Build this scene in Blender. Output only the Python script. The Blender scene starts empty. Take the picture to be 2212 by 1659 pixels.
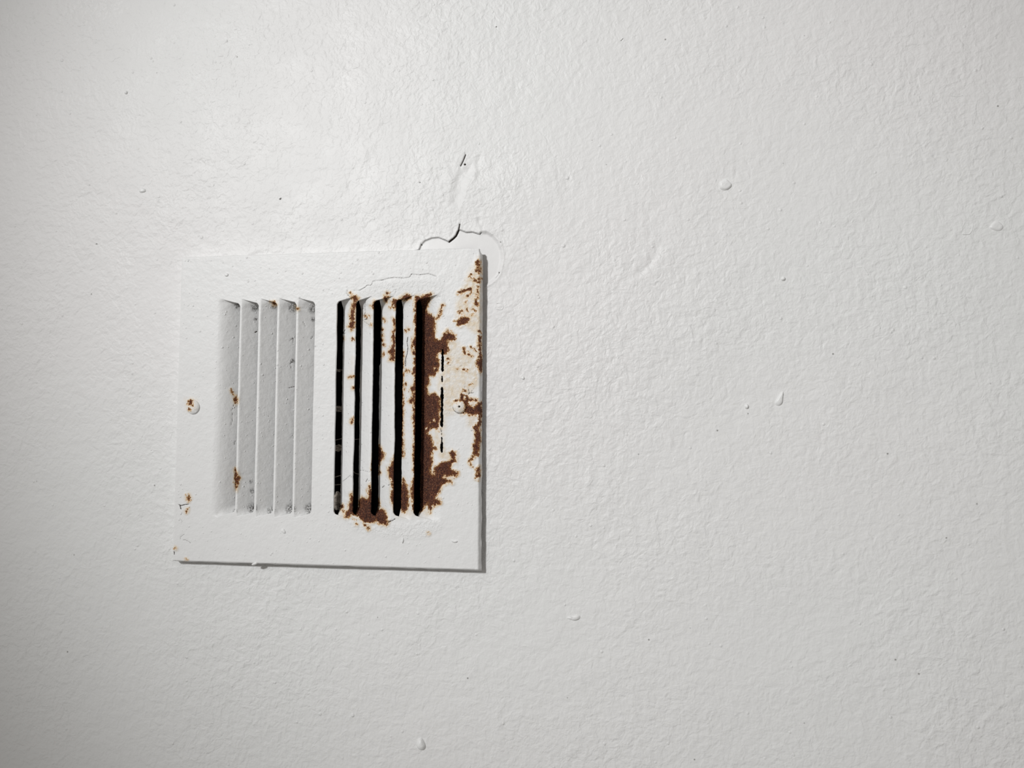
import bpy, math, random
import numpy as np
from mathutils import Matrix, Vector

rng = np.random.default_rng(7)
random.seed(7)
SC = bpy.context.scene
COL = SC.collection

# ------------------------------------------------------------------ camera
# Fitted from the four corners of the (nearly square, 20 cm) vent plate.
# World: X right along the wall, Z up, Y into the wall. Wall plane Y = 0, the
# front face of the vent plate stands PROUD in front of it.
W_PX, H_PX, F_PX = 2212, 1659, 1470.0
CX, CY = 1106.0, 829.5
PROUD = 0.0072
PW, PH = 0.200, 0.198            # vent plate
rx, ry, rz = [math.radians(a) for a in (-3.34611264, 7.36743777, -0.31690093)]
_c, _s = math.cos, math.sin
RX = np.array([[1, 0, 0], [0, _c(rx), -_s(rx)], [0, _s(rx), _c(rx)]])
RY = np.array([[_c(ry), 0, _s(ry)], [0, 1, 0], [-_s(ry), 0, _c(ry)]])
RZ = np.array([[_c(rz), -_s(rz), 0], [_s(rz), _c(rz), 0], [0, 0, 1]])
RM = RZ @ RY @ RX
CAMP = np.array([0.17482393, 0.01031764, -0.41509681])     # x, down, away (from plate front)
TV = -RM @ CAMP


def to_world(p):
    return Vector((p[0], p[2] - PROUD, -p[1]))


cam_data = bpy.data.cameras.new('camera')
cam = bpy.data.objects.new('camera', cam_data)
COL.objects.link(cam)
right = Vector((RM[0][0], RM[0][2], -RM[0][1]))
down = Vector((RM[1][0], RM[1][2], -RM[1][1]))
fwd = Vector((RM[2][0], RM[2][2], -RM[2][1]))
cam.matrix_world = Matrix.Translation(to_world(CAMP)) @ Matrix((right, -down, -fwd)).transposed().to_4x4()
cam_data.sensor_width = 36.0
cam_data.lens = F_PX / W_PX * 36.0
cam_data.clip_start = 0.01
cam_data.dof.use_dof = True
cam_data.dof.focus_distance = 0.425
cam_data.dof.aperture_fstop = 9.0
SC.camera = cam

# ------------------------------------------------------------------ light
world = bpy.data.worlds.new('room_light')
SC.world = world
world.use_nodes = True
bg = world.node_tree.nodes['Background']
bg.inputs['Color'].default_value = (1.0, 0.955, 0.90, 1)
bg.inputs['Strength'].default_value = 0.24

lamp_d = bpy.data.lights.new('room_lamp', 'SPOT')
lamp = bpy.data.objects.new('room_lamp', lamp_d)
COL.objects.link(lamp)
lamp.location = (-0.88, -2.05, 0.97)
lamp_aim = Vector((0.155, 0.0, 0.075))
lamp.rotation_euler = (lamp_aim - Vector(lamp.location)).to_track_quat('-Z', 'Y').to_euler()
lamp_d.energy = 178.0
lamp_d.color = (0.992, 0.997, 1.0)
lamp_d.shadow_soft_size = 0.11
lamp_d.spot_size = math.radians(26.0)
lamp_d.spot_blend = 1.0

SC.view_settings.view_transform = 'Standard'
SC.view_settings.look = 'None'
SC.view_settings.exposure = 0.0
SC.view_settings.gamma = 1.0
SC.view_settings.use_curve_mapping = False


# ------------------------------------------------------------------ helpers
def project(P):
    """world points (N,3) -> photo pixels (N,2)"""
    q = np.stack([P[:, 0], -P[:, 2], P[:, 1] + PROUD], 1) @ RM.T + TV
    return np.stack([F_PX * q[:, 0] / q[:, 2] + CX, F_PX * q[:, 1] / q[:, 2] + CY], 1)


def on_plane(px, py, Y):
    """photo pixel -> (x, z) on the plane at world depth Y"""
    px = np.asarray(px, float)
    py = np.asarray(py, float)
    d = np.stack([(px - CX) / F_PX, (py - CY) / F_PX, np.ones_like(px)], -1) @ RM   # = RM^T d
    k = (Y + PROUD - CAMP[2]) / d[..., 2]
    return CAMP[0] + k * d[..., 0], -(CAMP[1] + k * d[..., 1])


def pt(px, py, Y):
    x, z = on_plane(px, py, Y)
    return float(x), float(z)


def sstep(a, b, x):
    t = np.clip((x - a) / (b - a), 0, 1)
    return t * t * (3 - 2 * t)


def vnoise(x, y, seed=0):
    """smooth value noise in [-1, 1]"""
    x0 = np.floor(x).astype(np.int64)
    y0 = np.floor(y).astype(np.int64)
    fx, fy = x - x0, y - y0
    fx = fx * fx * (3 - 2 * fx)
    fy = fy * fy * (3 - 2 * fy)

    def h(i, j):
        n = (i * 374761393 + j * 668265263 + seed * 974634777) & 0xFFFFFFFF
        n = ((n ^ (n >> 13)) * 1274126177) & 0xFFFFFFFF
        n = n ^ (n >> 16)
        return (n & 0xFFFF) / 32767.5 - 1
    return (h(x0, y0) * (1 - fx) + h(x0 + 1, y0) * fx) * (1 - fy) + (h(x0, y0 + 1) * (1 - fx) + h(x0 + 1, y0 + 1) * fx) * fy


def fbm(x, y, seed=0, octs=3):
    r, a = 0, 1
    for o in range(octs):
        r = r + a * vnoise(x * 2 ** o, y * 2 ** o, seed + 17 * o)
        a *= .5
    return r


def seg_dist(P, a, b):
    a, b = np.array(a, float), np.array(b, float)
    ab = b - a
    t = np.clip(((P - a) @ ab) / max(ab @ ab, 1e-9), 0, 1)
    return np.hypot(*(P - a - t[:, None] * ab).T)


def poly_sdf(P, poly, pad=16.0):
    """signed distance in photo pixels, > 0 inside, clipped at -pad"""
    poly = np.array(poly, float)
    out = np.full(len(P), -pad)
    lo, hi = poly.min(0) - pad, poly.max(0) + pad
    idx = np.where((P[:, 0] > lo[0]) & (P[:, 0] < hi[0]) & (P[:, 1] > lo[1]) & (P[:, 1] < hi[1]))[0]
    if not len(idx):
        return out
    Q = P[idx]
    d = np.full(len(Q), 1e9)
    inside = np.zeros(len(Q), bool)
    n = len(poly)
    for i in range(n):
        a, b = poly[i], poly[(i + 1) % n]
        d = np.minimum(d, seg_dist(Q, a, b))
        cond = (a[1] > Q[:, 1]) != (b[1] > Q[:, 1])
        if a[1] != b[1]:
            xi = (b[0] - a[0]) * (Q[:, 1] - a[1]) / (b[1] - a[1]) + a[0]
            inside ^= cond & (Q[:, 0] < xi)
    out[idx] = np.clip(np.where(inside, d, -d), -pad, pad)
    return out


def line_sdf(P, line, w, pad=16.0):
    """half-width minus distance to a polyline"""
    L = np.array(line, float)
    out = np.full(len(P), -pad)
    lo, hi = L.min(0) - pad, L.max(0) + pad
    idx = np.where((P[:, 0] > lo[0]) & (P[:, 0] < hi[0]) & (P[:, 1] > lo[1]) & (P[:, 1] < hi[1]))[0]
    if not len(idx):
        return out
    d = np.full(len(idx), 1e9)
    for i in range(len(L) - 1):
        d = np.minimum(d, seg_dist(P[idx], L[i], L[i + 1]))
    out[idx] = np.clip(w / 2 - d, -pad, pad)
    return out


def make_mesh(name, verts, faces, smooth=True, attrs=None):
    verts = np.asarray(verts, np.float32)
    faces = np.asarray(faces, np.int32)
    me = bpy.data.meshes.new(name)
    k = faces.shape[1]
    me.vertices.add(len(verts))
    me.vertices.foreach_set('co', verts.ravel())
    me.loops.add(faces.size)
    me.loops.foreach_set('vertex_index', faces.ravel())
    me.polygons.add(len(faces))
    me.polygons.foreach_set('loop_start', np.arange(0, faces.size, k, dtype=np.int32))
    me.polygons.foreach_set('loop_total', np.full(len(faces), k, np.int32))
    me.update(calc_edges=True)
    if smooth:
        me.polygons.foreach_set('use_smooth', np.ones(len(faces), bool))
    for nm, val in (attrs or {}).items():
        at = me.attributes.new(nm, 'FLOAT', 'POINT')
        at.data.foreach_set('value', np.asarray(val, np.float32))
    me.validate()
    return me


def link(name, me, mat=None, parent=None):
    o = bpy.data.objects.new(name, me)
    COL.objects.link(o)
    if mat is not None and me is not None:
        me.materials.append(mat)
    if parent is not None:
        o.parent = parent
    return o


def grid_faces(nr, nc, mask=None, flip=False):
    i, j = np.meshgrid(np.arange(nr - 1), np.arange(nc - 1), indexing='ij')
    a = i * nc + j
    f = np.stack([a, a + 1, a + nc + 1, a + nc], -1)
    if flip:
        f = f[..., ::-1]
    f = f.reshape(-1, 4)
    return f if mask is None else f[mask.ravel()]


# ------------------------------------------------------------------ node materials
class NT:
    def __init__(self, name):
        self.m = bpy.data.materials.new(name)
        self.m.use_nodes = True
        self.t = self.m.node_tree
        self.bsdf = self.t.nodes['Principled BSDF']
        tc = self.t.nodes.new('ShaderNodeTexCoord')
        self.obj = tc.outputs['Object']

    def put(self, sock, v):
        if hasattr(v, 'is_linked'):
            self.t.links.new(v, sock)
        elif v is not None:
            if hasattr(sock.default_value, '__len__') and not hasattr(v, '__len__'):
                v = (v,) * len(sock.default_value)
            sock.default_value = v

    def n(self, kind, ins=None, **props):
        nd = self.t.nodes.new(kind)
        for k, v in props.items():
            setattr(nd, k, v)
        for k, v in (ins or {}).items():
            self.put(nd.inputs[k], v)
        return nd

    def math(self, op, a, b=0.0, clamp=False):
        nd = self.n('ShaderNodeMath', operation=op, use_clamp=clamp)
        self.put(nd.inputs[0], a)
        self.put(nd.inputs[1], b)
        return nd.outputs[0]

    def mapr(self, v, a, b, c=0.0, d=1.0, smooth=False):
        nd = self.n('ShaderNodeMapRange', {'Value': v, 'From Min': a, 'From Max': b, 'To Min': c, 'To Max': d})
        if smooth:
            nd.interpolation_type = 'SMOOTHSTEP'
        return nd.outputs['Result']

    def noise(self, scale, detail=2.0, rough=0.5, dist=0.0, vec=None):
        nd = self.n('ShaderNodeTexNoise', {'Vector': vec or self.obj, 'Scale': scale, 'Detail': detail, 'Roughness': rough, 'Distortion': dist})
        return nd.outputs['Fac']

    def voro(self, scale, vec=None, rand=1.0):
        nd = self.n('ShaderNodeTexVoronoi', {'Vector': vec or self.obj, 'Scale': scale, 'Randomness': rand})
        return nd.outputs['Distance'], nd.outputs['Color']

    def attr(self, name):
        return self.n('ShaderNodeAttribute', attribute_name=name).outputs['Fac']

    def mix(self, fac, a, b):
        nd = self.n('ShaderNodeMix', data_type='RGBA')
        self.put(nd.inputs['Factor'], fac)
        self.put(nd.inputs['A'], a if not isinstance(a, tuple) else (*a, 1)[:4])
        self.put(nd.inputs['B'], b if not isinstance(b, tuple) else (*b, 1)[:4])
        return nd.outputs['Result']

    def ramp(self, fac, stops):
        nd = self.n('ShaderNodeValToRGB', {'Fac': fac})
        cr = nd.color_ramp
        while len(cr.elements) < len(stops):
            cr.elements.new(0.5)
        for e, (p, c) in zip(cr.elements, stops):
            e.position = p
            e.color = (*c, 1)
        return nd.outputs['Color']

    def bump(self, h, dist, strength=1.0, normal=None):
        nd = self.n('ShaderNodeBump', {'Height': h, 'Distance': dist, 'Strength': strength})
        if normal is not None:
            self.put(nd.inputs['Normal'], normal)
        return nd.outputs['Normal']

    def out(self, color=None, rough=None, normal=None, spec=None):
        if color is not None:
            self.put(self.bsdf.inputs['Base Color'], color if not isinstance(color, tuple) else (*color, 1))
        if rough is not None:
            self.put(self.bsdf.inputs['Roughness'], rough)
        if normal is not None:
            self.put(self.bsdf.inputs['Normal'], normal)
        if spec is not None:
            self.put(self.bsdf.inputs['Specular IOR Level'], spec)
        return self.m


PAINT = (0.797, 0.797, 0.792)


def pimples(N, scale, thr, radius):
    """sparse small round drops of paint"""
    d, c = N.voro(scale)
    sep = N.n('ShaderNodeSeparateColor', {'Color': c}).outputs[0]
    on = N.math('GREATER_THAN', sep, thr)
    return N.math('MULTIPLY', N.mapr(d, radius, radius * 0.25, 0, 1, True), on)


def wall_material():
    N = NT('wall_paint')
    wv = N.n('ShaderNodeTexNoise', {'Vector': N.obj, 'Scale': 45.0, 'Detail': 2.0})
    warp = N.n('ShaderNodeMix', data_type='VECTOR')
    off = N.n('ShaderNodeVectorMath', {0: wv.outputs['Color'], 1: (0.5, 0.5, 0.5)}, operation='SUBTRACT')
    off2 = N.n('ShaderNodeVectorMath', {0: off.outputs[0]}, operation='SCALE')
    off2.inputs['Scale'].default_value = 0.006
    vec = N.n('ShaderNodeVectorMath', {0: N.obj, 1: off2.outputs[0]}, operation='ADD').outputs[0]
    a = N.noise(210, 2.0, 0.55, 0.35, vec)
    b = N.noise(480, 2.5, 0.55, 0.2, vec)
    big = N.noise(60, 1.0)
    # how pronounced the stipple is varies from place to place
    amt = N.mapr(N.noise(9, 2.0), 0.35, 0.65, 0.65, 1.25)
    smooth = N.attr('smooth')
    amt = N.math('MULTIPLY', amt, N.mapr(smooth, 0, 1, 1, 0.12))
    h = N.math('MULTIPLY', a, 1.0)
    h = N.math('ADD', h, N.math('MULTIPLY', b, 0.32))
    h = N.math('ADD', h, N.math('MULTIPLY', big, 0.8))
    h = N.math('MULTIPLY', h, amt)
    h = N.math('ADD', h, N.math('MULTIPLY', pimples(N, 130, 0.72, 0.14), 0.30))
    h = N.math('ADD', h, N.math('MULTIPLY', pimples(N, 45, 0.80, 0.07), 0.5))
    nrm = N.bump(h, 0.00085, 1.0)
    crack = N.attr('crack')
    cm = N.mapr(crack, -0.5, 0.6, 0, 1, True)
    tint = N.noise(3.2, 1.0)
    base = N.mix(N.mapr(tint, 0.4, 0.6), (0.80, 0.791, 0.787), (0.796, 0.799, 0.792))
    # tiny grey specks of dirt in the paint
    d, c = N.voro(62)
    sp = N.n('ShaderNodeSeparateColor', {'Color': c}).outputs[1]
    fleck = N.math('MULTIPLY', N.mapr(d, 0.045, 0.02, 0, 1), N.math('GREATER_THAN', sp, 0.86))
    col = N.mix(N.math('MULTIPLY', fleck, 0.7), base, (0.12, 0.11, 0.10))
    col = N.mix(cm, col, (0.035, 0.028, 0.022))
    rough = N.mapr(N.noise(30, 2), 0.3, 0.7, 0.42, 0.54)
    return N.out(col, rough, nrm, 0.30)


def vent_material(name='vent_paint', peel=0.35):
    N = NT(name)
    rust, stain, crack, speck, dirt, rough_a = [N.attr(k) for k in ('rust', 'stain', 'crack', 'speck', 'dirt', 'blister')]
    n1 = N.noise(520, 5.0, 0.62)
    n2 = N.noise(1900, 3.0, 0.6)
    n3 = N.noise(1150, 4.0, 0.65)
    n4 = N.noise(380, 3.0, 0.55)
    d = N.math('ADD', rust, N.math('MULTIPLY', N.math('SUBTRACT', n1, 0.555), 20.0))
    d = N.math('ADD', d, N.math('MULTIPLY', N.math('SUBTRACT', n2, 0.53), 12.0))
    # paint + yellowed rust water staining
    st = N.math('MULTIPLY', stain, N.mapr(n4, 0.30, 0.66, 0.15, 1.0))
    paint = N.mix(st, PAINT, (0.70, 0.585, 0.43))
    paint = N.mix(N.math('MULTIPLY', dirt, N.mapr(n3, 0.38, 0.6, 0.0, 1.0)), paint, (0.06, 0.055, 0.05))
    # dark pepper specks, where the paint is pitted
    vd, vc = N.voro(640)
    vsep = N.n('ShaderNodeSeparateColor', {'Color': vc})
    vs = vsep.outputs[0]
    vr = N.math('MULTIPLY', N.math('POWER', vsep.outputs[1], 1.6), 0.23)
    pep = N.math('MULTIPLY', N.mapr(N.math('SUBTRACT', vd, vr), 0.0, -0.06, 0, 1), N.math('LESS_THAN', vs, N.math('MULTIPLY', speck, 0.5)))
    paint = N.mix(N.math('MULTIPLY', pep, 0.75), paint, (0.05, 0.03, 0.022))
    # rust colours by distance from the edge of the bare patch
    fac = N.mapr(d, -12, 12)
    tone = N.ramp(fac, [(0.0, (0.80, 0.68, 0.50)), (0.34, (0.74, 0.58, 0.38)), (0.41, (0.60, 0.36, 0.16)), (0.455, (0.44, 0.19, 0.06)),
                        (0.50, (0.25, 0.085, 0.028)), (0.57, (0.135, 0.043, 0.020)), (0.72, (0.105, 0.034, 0.021)), (1.0, (0.088, 0.030, 0.020))])
    inside = N.mapr(d, 0.5, 3.0, 0, 1, True)
    fleckL = N.math('MULTIPLY', N.mapr(n3, 0.52, 0.62, 0, 1, True), inside)
    fleckD = N.math('MULTIPLY', N.mapr(n3, 0.485, 0.40, 0, 1, True), inside)
    tone = N.mix(N.math('MULTIPLY', fleckL, 0.7), tone, (0.33, 0.135, 0.060))
    tone = N.mix(N.math('MULTIPLY', fleckD, 0.75), tone, (0.025, 0.011, 0.008))
    deep = N.math('MULTIPLY', N.mapr(n4, 0.50, 0.36, 0, 1, True), inside)
    tone = N.mix(N.math('MULTIPLY', deep, 0.55), tone, (0.038, 0.015, 0.012))
    glint = N.math('MULTIPLY', N.mapr(n2, 0.60, 0.68, 0, 1), inside)
    tone = N.mix(N.math('MULTIPLY', glint, 0.6), tone, (0.48, 0.30, 0.20))
    m_halo = N.mapr(d, -5.4, -2.0, 0, 1, True)
    col = N.mix(m_halo, paint, tone)
    cm = N.mapr(N.math('ADD', crack, N.math('MULTIPLY', N.math('SUBTRACT', n2, 0.5), 1.6)), -0.5, 0.5, 0, 1, True)
    col = N.mix(cm, col, (0.03, 0.017, 0.012))
    m_rust = N.mapr(d, -1.5, 0.5, 0, 1, True)
    # relief: brushed paint with small drops, flaking edges, granular rust
    ph = N.math('MULTIPLY', N.noise(260, 2.0), 0.55)
    ph = N.math('ADD', ph, N.math('MULTIPLY', N.noise(800, 2.0), 0.16))
    ph = N.math('ADD', ph, N.math('MULTIPLY', pimples(N, 190, 0.55, 0.16), 0.42))
    ph = N.math('ADD', ph, N.math('MULTIPLY', pimples(N, 340, 0.6, 0.2), 0.26))
    bl = N.noise(640, 3.0, 0.6)
    ph = N.math('ADD', ph, N.math('MULTIPLY', N.math('MULTIPLY', bl, rough_a), 0.9))
    ph = N.math('ADD', ph, N.math('MULTIPLY', N.math('MULTIPLY', bl, stain), 0.5))
    rh = N.math('ADD', N.math('MULTIPLY', n3, 1.6), N.math('MULTIPLY', n2, 0.7))
    rh = N.math('SUBTRACT', rh, 1.5)
    hmix = N.n('ShaderNodeMix', data_type='FLOAT')
    N.put(hmix.inputs['Factor'], m_rust)
    N.put(hmix.inputs['A'], ph)
    N.put(hmix.inputs['B'], rh)
    nrm = N.bump(hmix.outputs['Result'], 0.0006, 1.0)
    rr = N.mapr(m_rust, 0, 1, 0.44, 0.82)
    return N.out(col, rr, nrm, 0.28)


M_WALL = wall_material()
M_VENT = vent_material()


def plain(name, color, rough, nscale=None, amp=0.3, bump=0.0, spec=0.4):
    N = NT(name)
    col = color
    nrm = None
    if nscale:
        nz = N.noise(nscale, 3.0, 0.6)
        col = N.mix(N.mapr(nz, 0.3, 0.7), tuple(c * (1 - amp) for c in color), tuple(min(1, c * (1 + amp)) for c in color))
        if bump:
            nrm = N.bump(nz, bump)
    return N.out(col, rough, nrm, spec)


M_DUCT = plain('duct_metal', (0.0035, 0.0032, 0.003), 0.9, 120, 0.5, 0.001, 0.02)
M_DUST = plain('duct_dust', (0.30, 0.26, 0.22), 0.95, 900, 0.6, 0.0006)
M_LUMP = plain('lump_paint', PAINT, 0.4, 300, 0.01, 0.0003)

# ------------------------------------------------------------------ wear on the vent (traced, photo pixels)
RUST = [
    [(897, 640), (905, 640), (915, 640), (922, 637), (930, 634), (934, 636), (930, 642), (926, 650), (925, 658), (921, 668), (922, 673), (930, 680), (938, 686), (939, 691), (939, 705), (939.5, 716), (939, 725), (940.5, 733), (946, 735), (955, 731), (958, 723), (964, 718), (966, 712), (970, 715), (977, 720), (982, 725), (982, 733), (975, 735), (965, 737), (967, 745), (969, 753), (968.5, 759), (963, 763), (957, 762), (951, 760), (943, 768), (946, 779), (950, 789), (946, 797), (943, 806), (938, 812), (929, 812), (926, 816), (927, 823), (927, 830), (922, 837), (923, 847), (928, 854), (934, 850), (938, 849), (945, 854), (950, 863), (950, 895), (949, 911), (947, 922), (945, 932), (943, 926), (935, 923), (929, 928), (922, 936), (929, 939), (932, 945), (934, 954), (936, 964), (943, 967), (944, 971), (935, 971), (932, 984), (934, 997), (932, 1009), (928, 1019), (934, 1028), (939, 1025), (937, 1012), (944, 1006), (953, 999), (961, 997), (969, 996), (976, 992), (972, 984), (970, 978), (976, 975), (985, 978), (982, 986), (985, 995), (978, 1001), (971, 1008), (974, 1015), (981, 1018), (989, 1020), (990, 1025), (982, 1030), (975, 1027), (968, 1028), (961, 1028), (958, 1033), (965, 1036), (974, 1037), (978, 1044), (972, 1041), (961, 1045), (955, 1048), (952, 1056), (947, 1065), (941, 1072), (940, 1078), (950, 1079), (952, 1087), (946, 1089), (940, 1093), (936, 1090), (932, 1098), (930, 1108), (926, 1100), (924, 1088), (916, 1096), (910, 1105), (893, 1105)],
    [(871, 1034), (878, 1051), (882, 1065), (882, 1083), (880, 1101), (874, 1107), (866, 1101), (862, 1083), (864, 1060)],
    [(893, 1036), (889, 1050), (888, 1074), (891, 1083), (898, 1080), (899, 1050)],
    [(853, 985), (857, 997), (854, 1015), (858, 1029), (855, 1056), (854, 1092), (852, 1099), (846, 1081), (846, 1060), (847, 1050), (846, 1036), (841, 1030), (838, 1019), (839, 1008), (847, 1005), (848, 993)],
    [(814, 950), (819, 964), (823, 967), (825, 976), (830, 982), (828, 989), (822, 997), (817, 1007), (817, 1018), (822, 1021), (816, 1027), (808, 1040), (804, 1010), (808, 985)],
    [(799, 1047), (801, 1056), (806, 1063), (814, 1074), (818, 1083), (818, 1100), (827, 1101), (830, 1103), (836, 1116), (835, 1123), (839, 1126), (835, 1134), (823, 1132), (812, 1125), (804, 1129), (793, 1131), (785, 1128), (777, 1119), (768, 1113), (759, 1112), (750, 1119), (745, 1117), (748, 1107), (753, 1101), (754, 1088), (758, 1082), (757, 1069), (761, 1064), (764, 1075), (765, 1095), (774, 1095), (776, 1081), (781, 1074), (791, 1078), (796, 1074), (795, 1059)],
    [(759, 641), (767, 640), (775, 644), (773, 647), (768, 649), (768, 654), (772, 659), (768, 665), (767, 676), (765, 684), (766, 700), (765, 707), (758, 713), (753, 705), (756, 698), (761, 692), (756, 688), (756, 678), (760, 669), (761, 659), (762, 649)],
    [(808, 650), (814, 652), (813, 660), (808, 667), (801, 661), (804, 659), (807, 654)],
    [(831, 639), (839, 641), (837, 648), (834, 654), (830, 647)],
    [(844, 652), (850, 647), (859, 647), (865, 643), (875, 636), (885, 638), (889, 642), (883, 647), (878, 649), (872, 647), (863, 649), (858, 654), (856, 665), (852, 666), (851, 659), (845, 662), (849, 655)],
    [(849, 687), (853, 688), (853, 773), (850, 778), (841, 778), (845, 770), (839, 760), (845, 750), (848, 741), (848, 718), (851, 710), (850, 697)],
    [(893, 728), (899, 728), (898, 746), (892, 751), (894, 756), (898, 758), (895, 767), (892, 762), (890, 750), (892, 740)],
    [(892, 798), (897, 800), (896, 810), (892, 808)],
    [(894, 829), (897, 832), (897, 846), (892, 846), (887, 844), (889, 839)], [(892, 848), (897, 850), (897, 866), (889, 872), (884, 868), (889, 860)], [(893, 876), (897, 878), (897, 922), (893, 914), (892, 900), (894, 890)],
    [(1032, 561), (1037, 565), (1037, 575), (1033, 573), (1028, 568)],
    [(1033, 578), (1039, 579), (1039, 590), (1028, 586), (1027, 583)],
    [(1025, 650), (1030, 650), (1035, 658), (1033, 663), (1027, 658)],
    [(984, 694), (990, 693), (996, 687), (1002, 685), (1009, 687), (1014, 689), (1010, 693), (1006, 699), (999, 701), (993, 704), (988, 702), (990, 697)],
    [(1034, 726), (1039, 728), (1038, 745), (1038, 760), (1040, 770), (1043, 780), (1046, 786), (1042, 792), (1041, 800), (1040, 806), (1036, 803), (1034, 793), (1028, 790), (1027, 784), (1030, 779), (1034, 775), (1034, 760), (1033, 745)],
    [(982, 869), (987, 864), (993, 862), (994, 857), (996, 852), (1002, 852), (1008, 855), (1014, 860), (1019, 861), (1025, 862), (1031, 864), (1031, 866), (1022, 864), (1018, 867), (1012, 869), (1014, 876), (1016, 877), (1021, 876), (1025, 879), (1030, 875), (1035, 870), (1039, 869), (1040, 877), (1042, 885), (1041, 897), (1038, 905), (1038, 915), (1036, 920), (1036, 930), (1037, 940), (1038, 952), (1036, 960), (1034, 975), (1033, 982), (1030, 984), (1026, 983), (1022, 990), (1019, 995), (1017, 995), (1020, 986), (1022, 978), (1023, 965), (1024, 955), (1026, 948), (1027, 935), (1024, 928), (1023, 922), (1030, 918), (1034, 908), (1033, 897), (1023, 897), (1015, 897), (1010, 894), (1004, 892), (998, 894), (1004, 888), (1004, 884), (1006, 877), (1003, 871), (998, 866), (993, 865), (986, 868)],
    [(1036, 1007), (1037, 1020), (1036, 1031), (1031, 1031), (1027, 1028), (1031, 1022), (1029, 1015)],
    [(499, 843), (504, 850), (511, 857), (513, 862), (511, 870), (508, 872), (505, 864), (506, 858)],
    [(508, 1012), (512, 1020), (518, 1033), (515, 1040), (513, 1050), (510, 1060), (508, 1050), (508, 1030)],
    [(403, 1072), (408, 1069), (411, 1077), (408, 1082), (404, 1080)],
    [(586, 653), (593, 652), (597, 658), (591, 659)],
    [(408, 867), (412, 864), (417, 865), (415, 871), (415, 876), (411, 874), (406, 873)],
]
RUST_SPOTS = [(738, 1094, 4), (741, 1104, 3), (790, 1134, 3), (796, 1141, 3.5), (770, 1133, 1.5), (766, 1122, 1.6), (836, 633, 2.5), (757, 633, 1.6),
              (828, 690, 2), (826, 712, 2.5), (825, 725, 3), (826, 735, 3), (829, 745, 2.5), (827, 763, 2), (827, 768, 2), (843, 664, 1.8), (832, 693, 1.4),
              (1017, 594, 1.5), (1016, 599.5, 2.5), (1022.7, 601.6, 2), (1025, 606.7, 3.2), (1035, 602.3, 4.5), (1028, 606, 3), (1033.6, 609.6, 2.5),
              (1033, 620, 2), (1032, 626, 1.5), (1033, 631, 2.5), (1031, 637, 2), (1032, 643, 1.5), (1028, 648, 2), (1016, 634, 2), (1010, 638, 1.6), (1018, 632, 1.6),
              (1006, 652, 1.5), (1008.5, 669, 3.2), (1022, 667.5, 2.3), (1027, 672, 2), (994, 673, 2.8), (992, 676, 2.3), (997.6, 672, 2.3), (1021, 680, 2.3), (1004, 680, 1.8), (998, 679, 2),
              (1033, 716, 2.4), (1037, 718, 1.5), (968.7, 775, 2.5), (966, 780, 2), (969, 783, 3.2), (1004, 762, 2.8), (1014, 766, 2.4), (1018, 768, 2.6), (1002, 754, 2.6),
              (1026, 754, 3), (1029, 757, 2.3), (1003, 798, 3), (1008, 800, 2), (987.5, 797, 1.2), (1017, 830, 2.4), (1027, 819, 1.2), (1016, 750, 1.4), (1010, 759, 1.2),
              (1003, 844, 2.5), (1027, 1033, 1.5), (1034, 1035, 1.4), (403, 1105, 2.2), (405, 1101, 1.3), (379, 1184, 1.6), (402, 1209, 1.2), (643, 667, 2.2), (640, 664, 1.2),
              (878, 714, 2.6), (882, 711, 2), (878, 801, 2.8), (883, 801, 2.8), (875, 830, 2.5), (873, 840, 2.6), (762, 732, 2), (741, 731, 2.2), (764, 812, 3), (759, 814, 2), (754, 815, 1.3),
              (763.5, 838, 2.6), (762, 906, 3), (760, 911, 3), (925, 1153, 2), (788, 682, 2), (792, 685, 1.5), (802, 702, 1.8), (798, 682, 1.4), (409, 884, 1.3)]
RUST_LINES = [([(990, 634), (997, 629), (1003, 627), (1012, 626), (1017, 624)], 3.2), ([(1000, 631), (1008, 628)], 2), ([(1018, 990), (1014, 998), (1019, 1006)], 1.2),
              ([(957, 659), (952, 668), (950, 680), (940, 691)], 1.6), ([(896, 770), (896, 800)], 1.4),
              ([(869, 760), (868, 830), (869, 870), (868, 930), (869, 960), (870, 985)], 3.4)]
CLEAR = [(1003.5, 858, 4.0), (1019, 871, 5.0), (1017, 902, 5.0), (938, 796, 2.2), (938, 908, 2.4), (928, 913, 1.6), (921, 926, 2)]   # flakes of paint left standing
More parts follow.
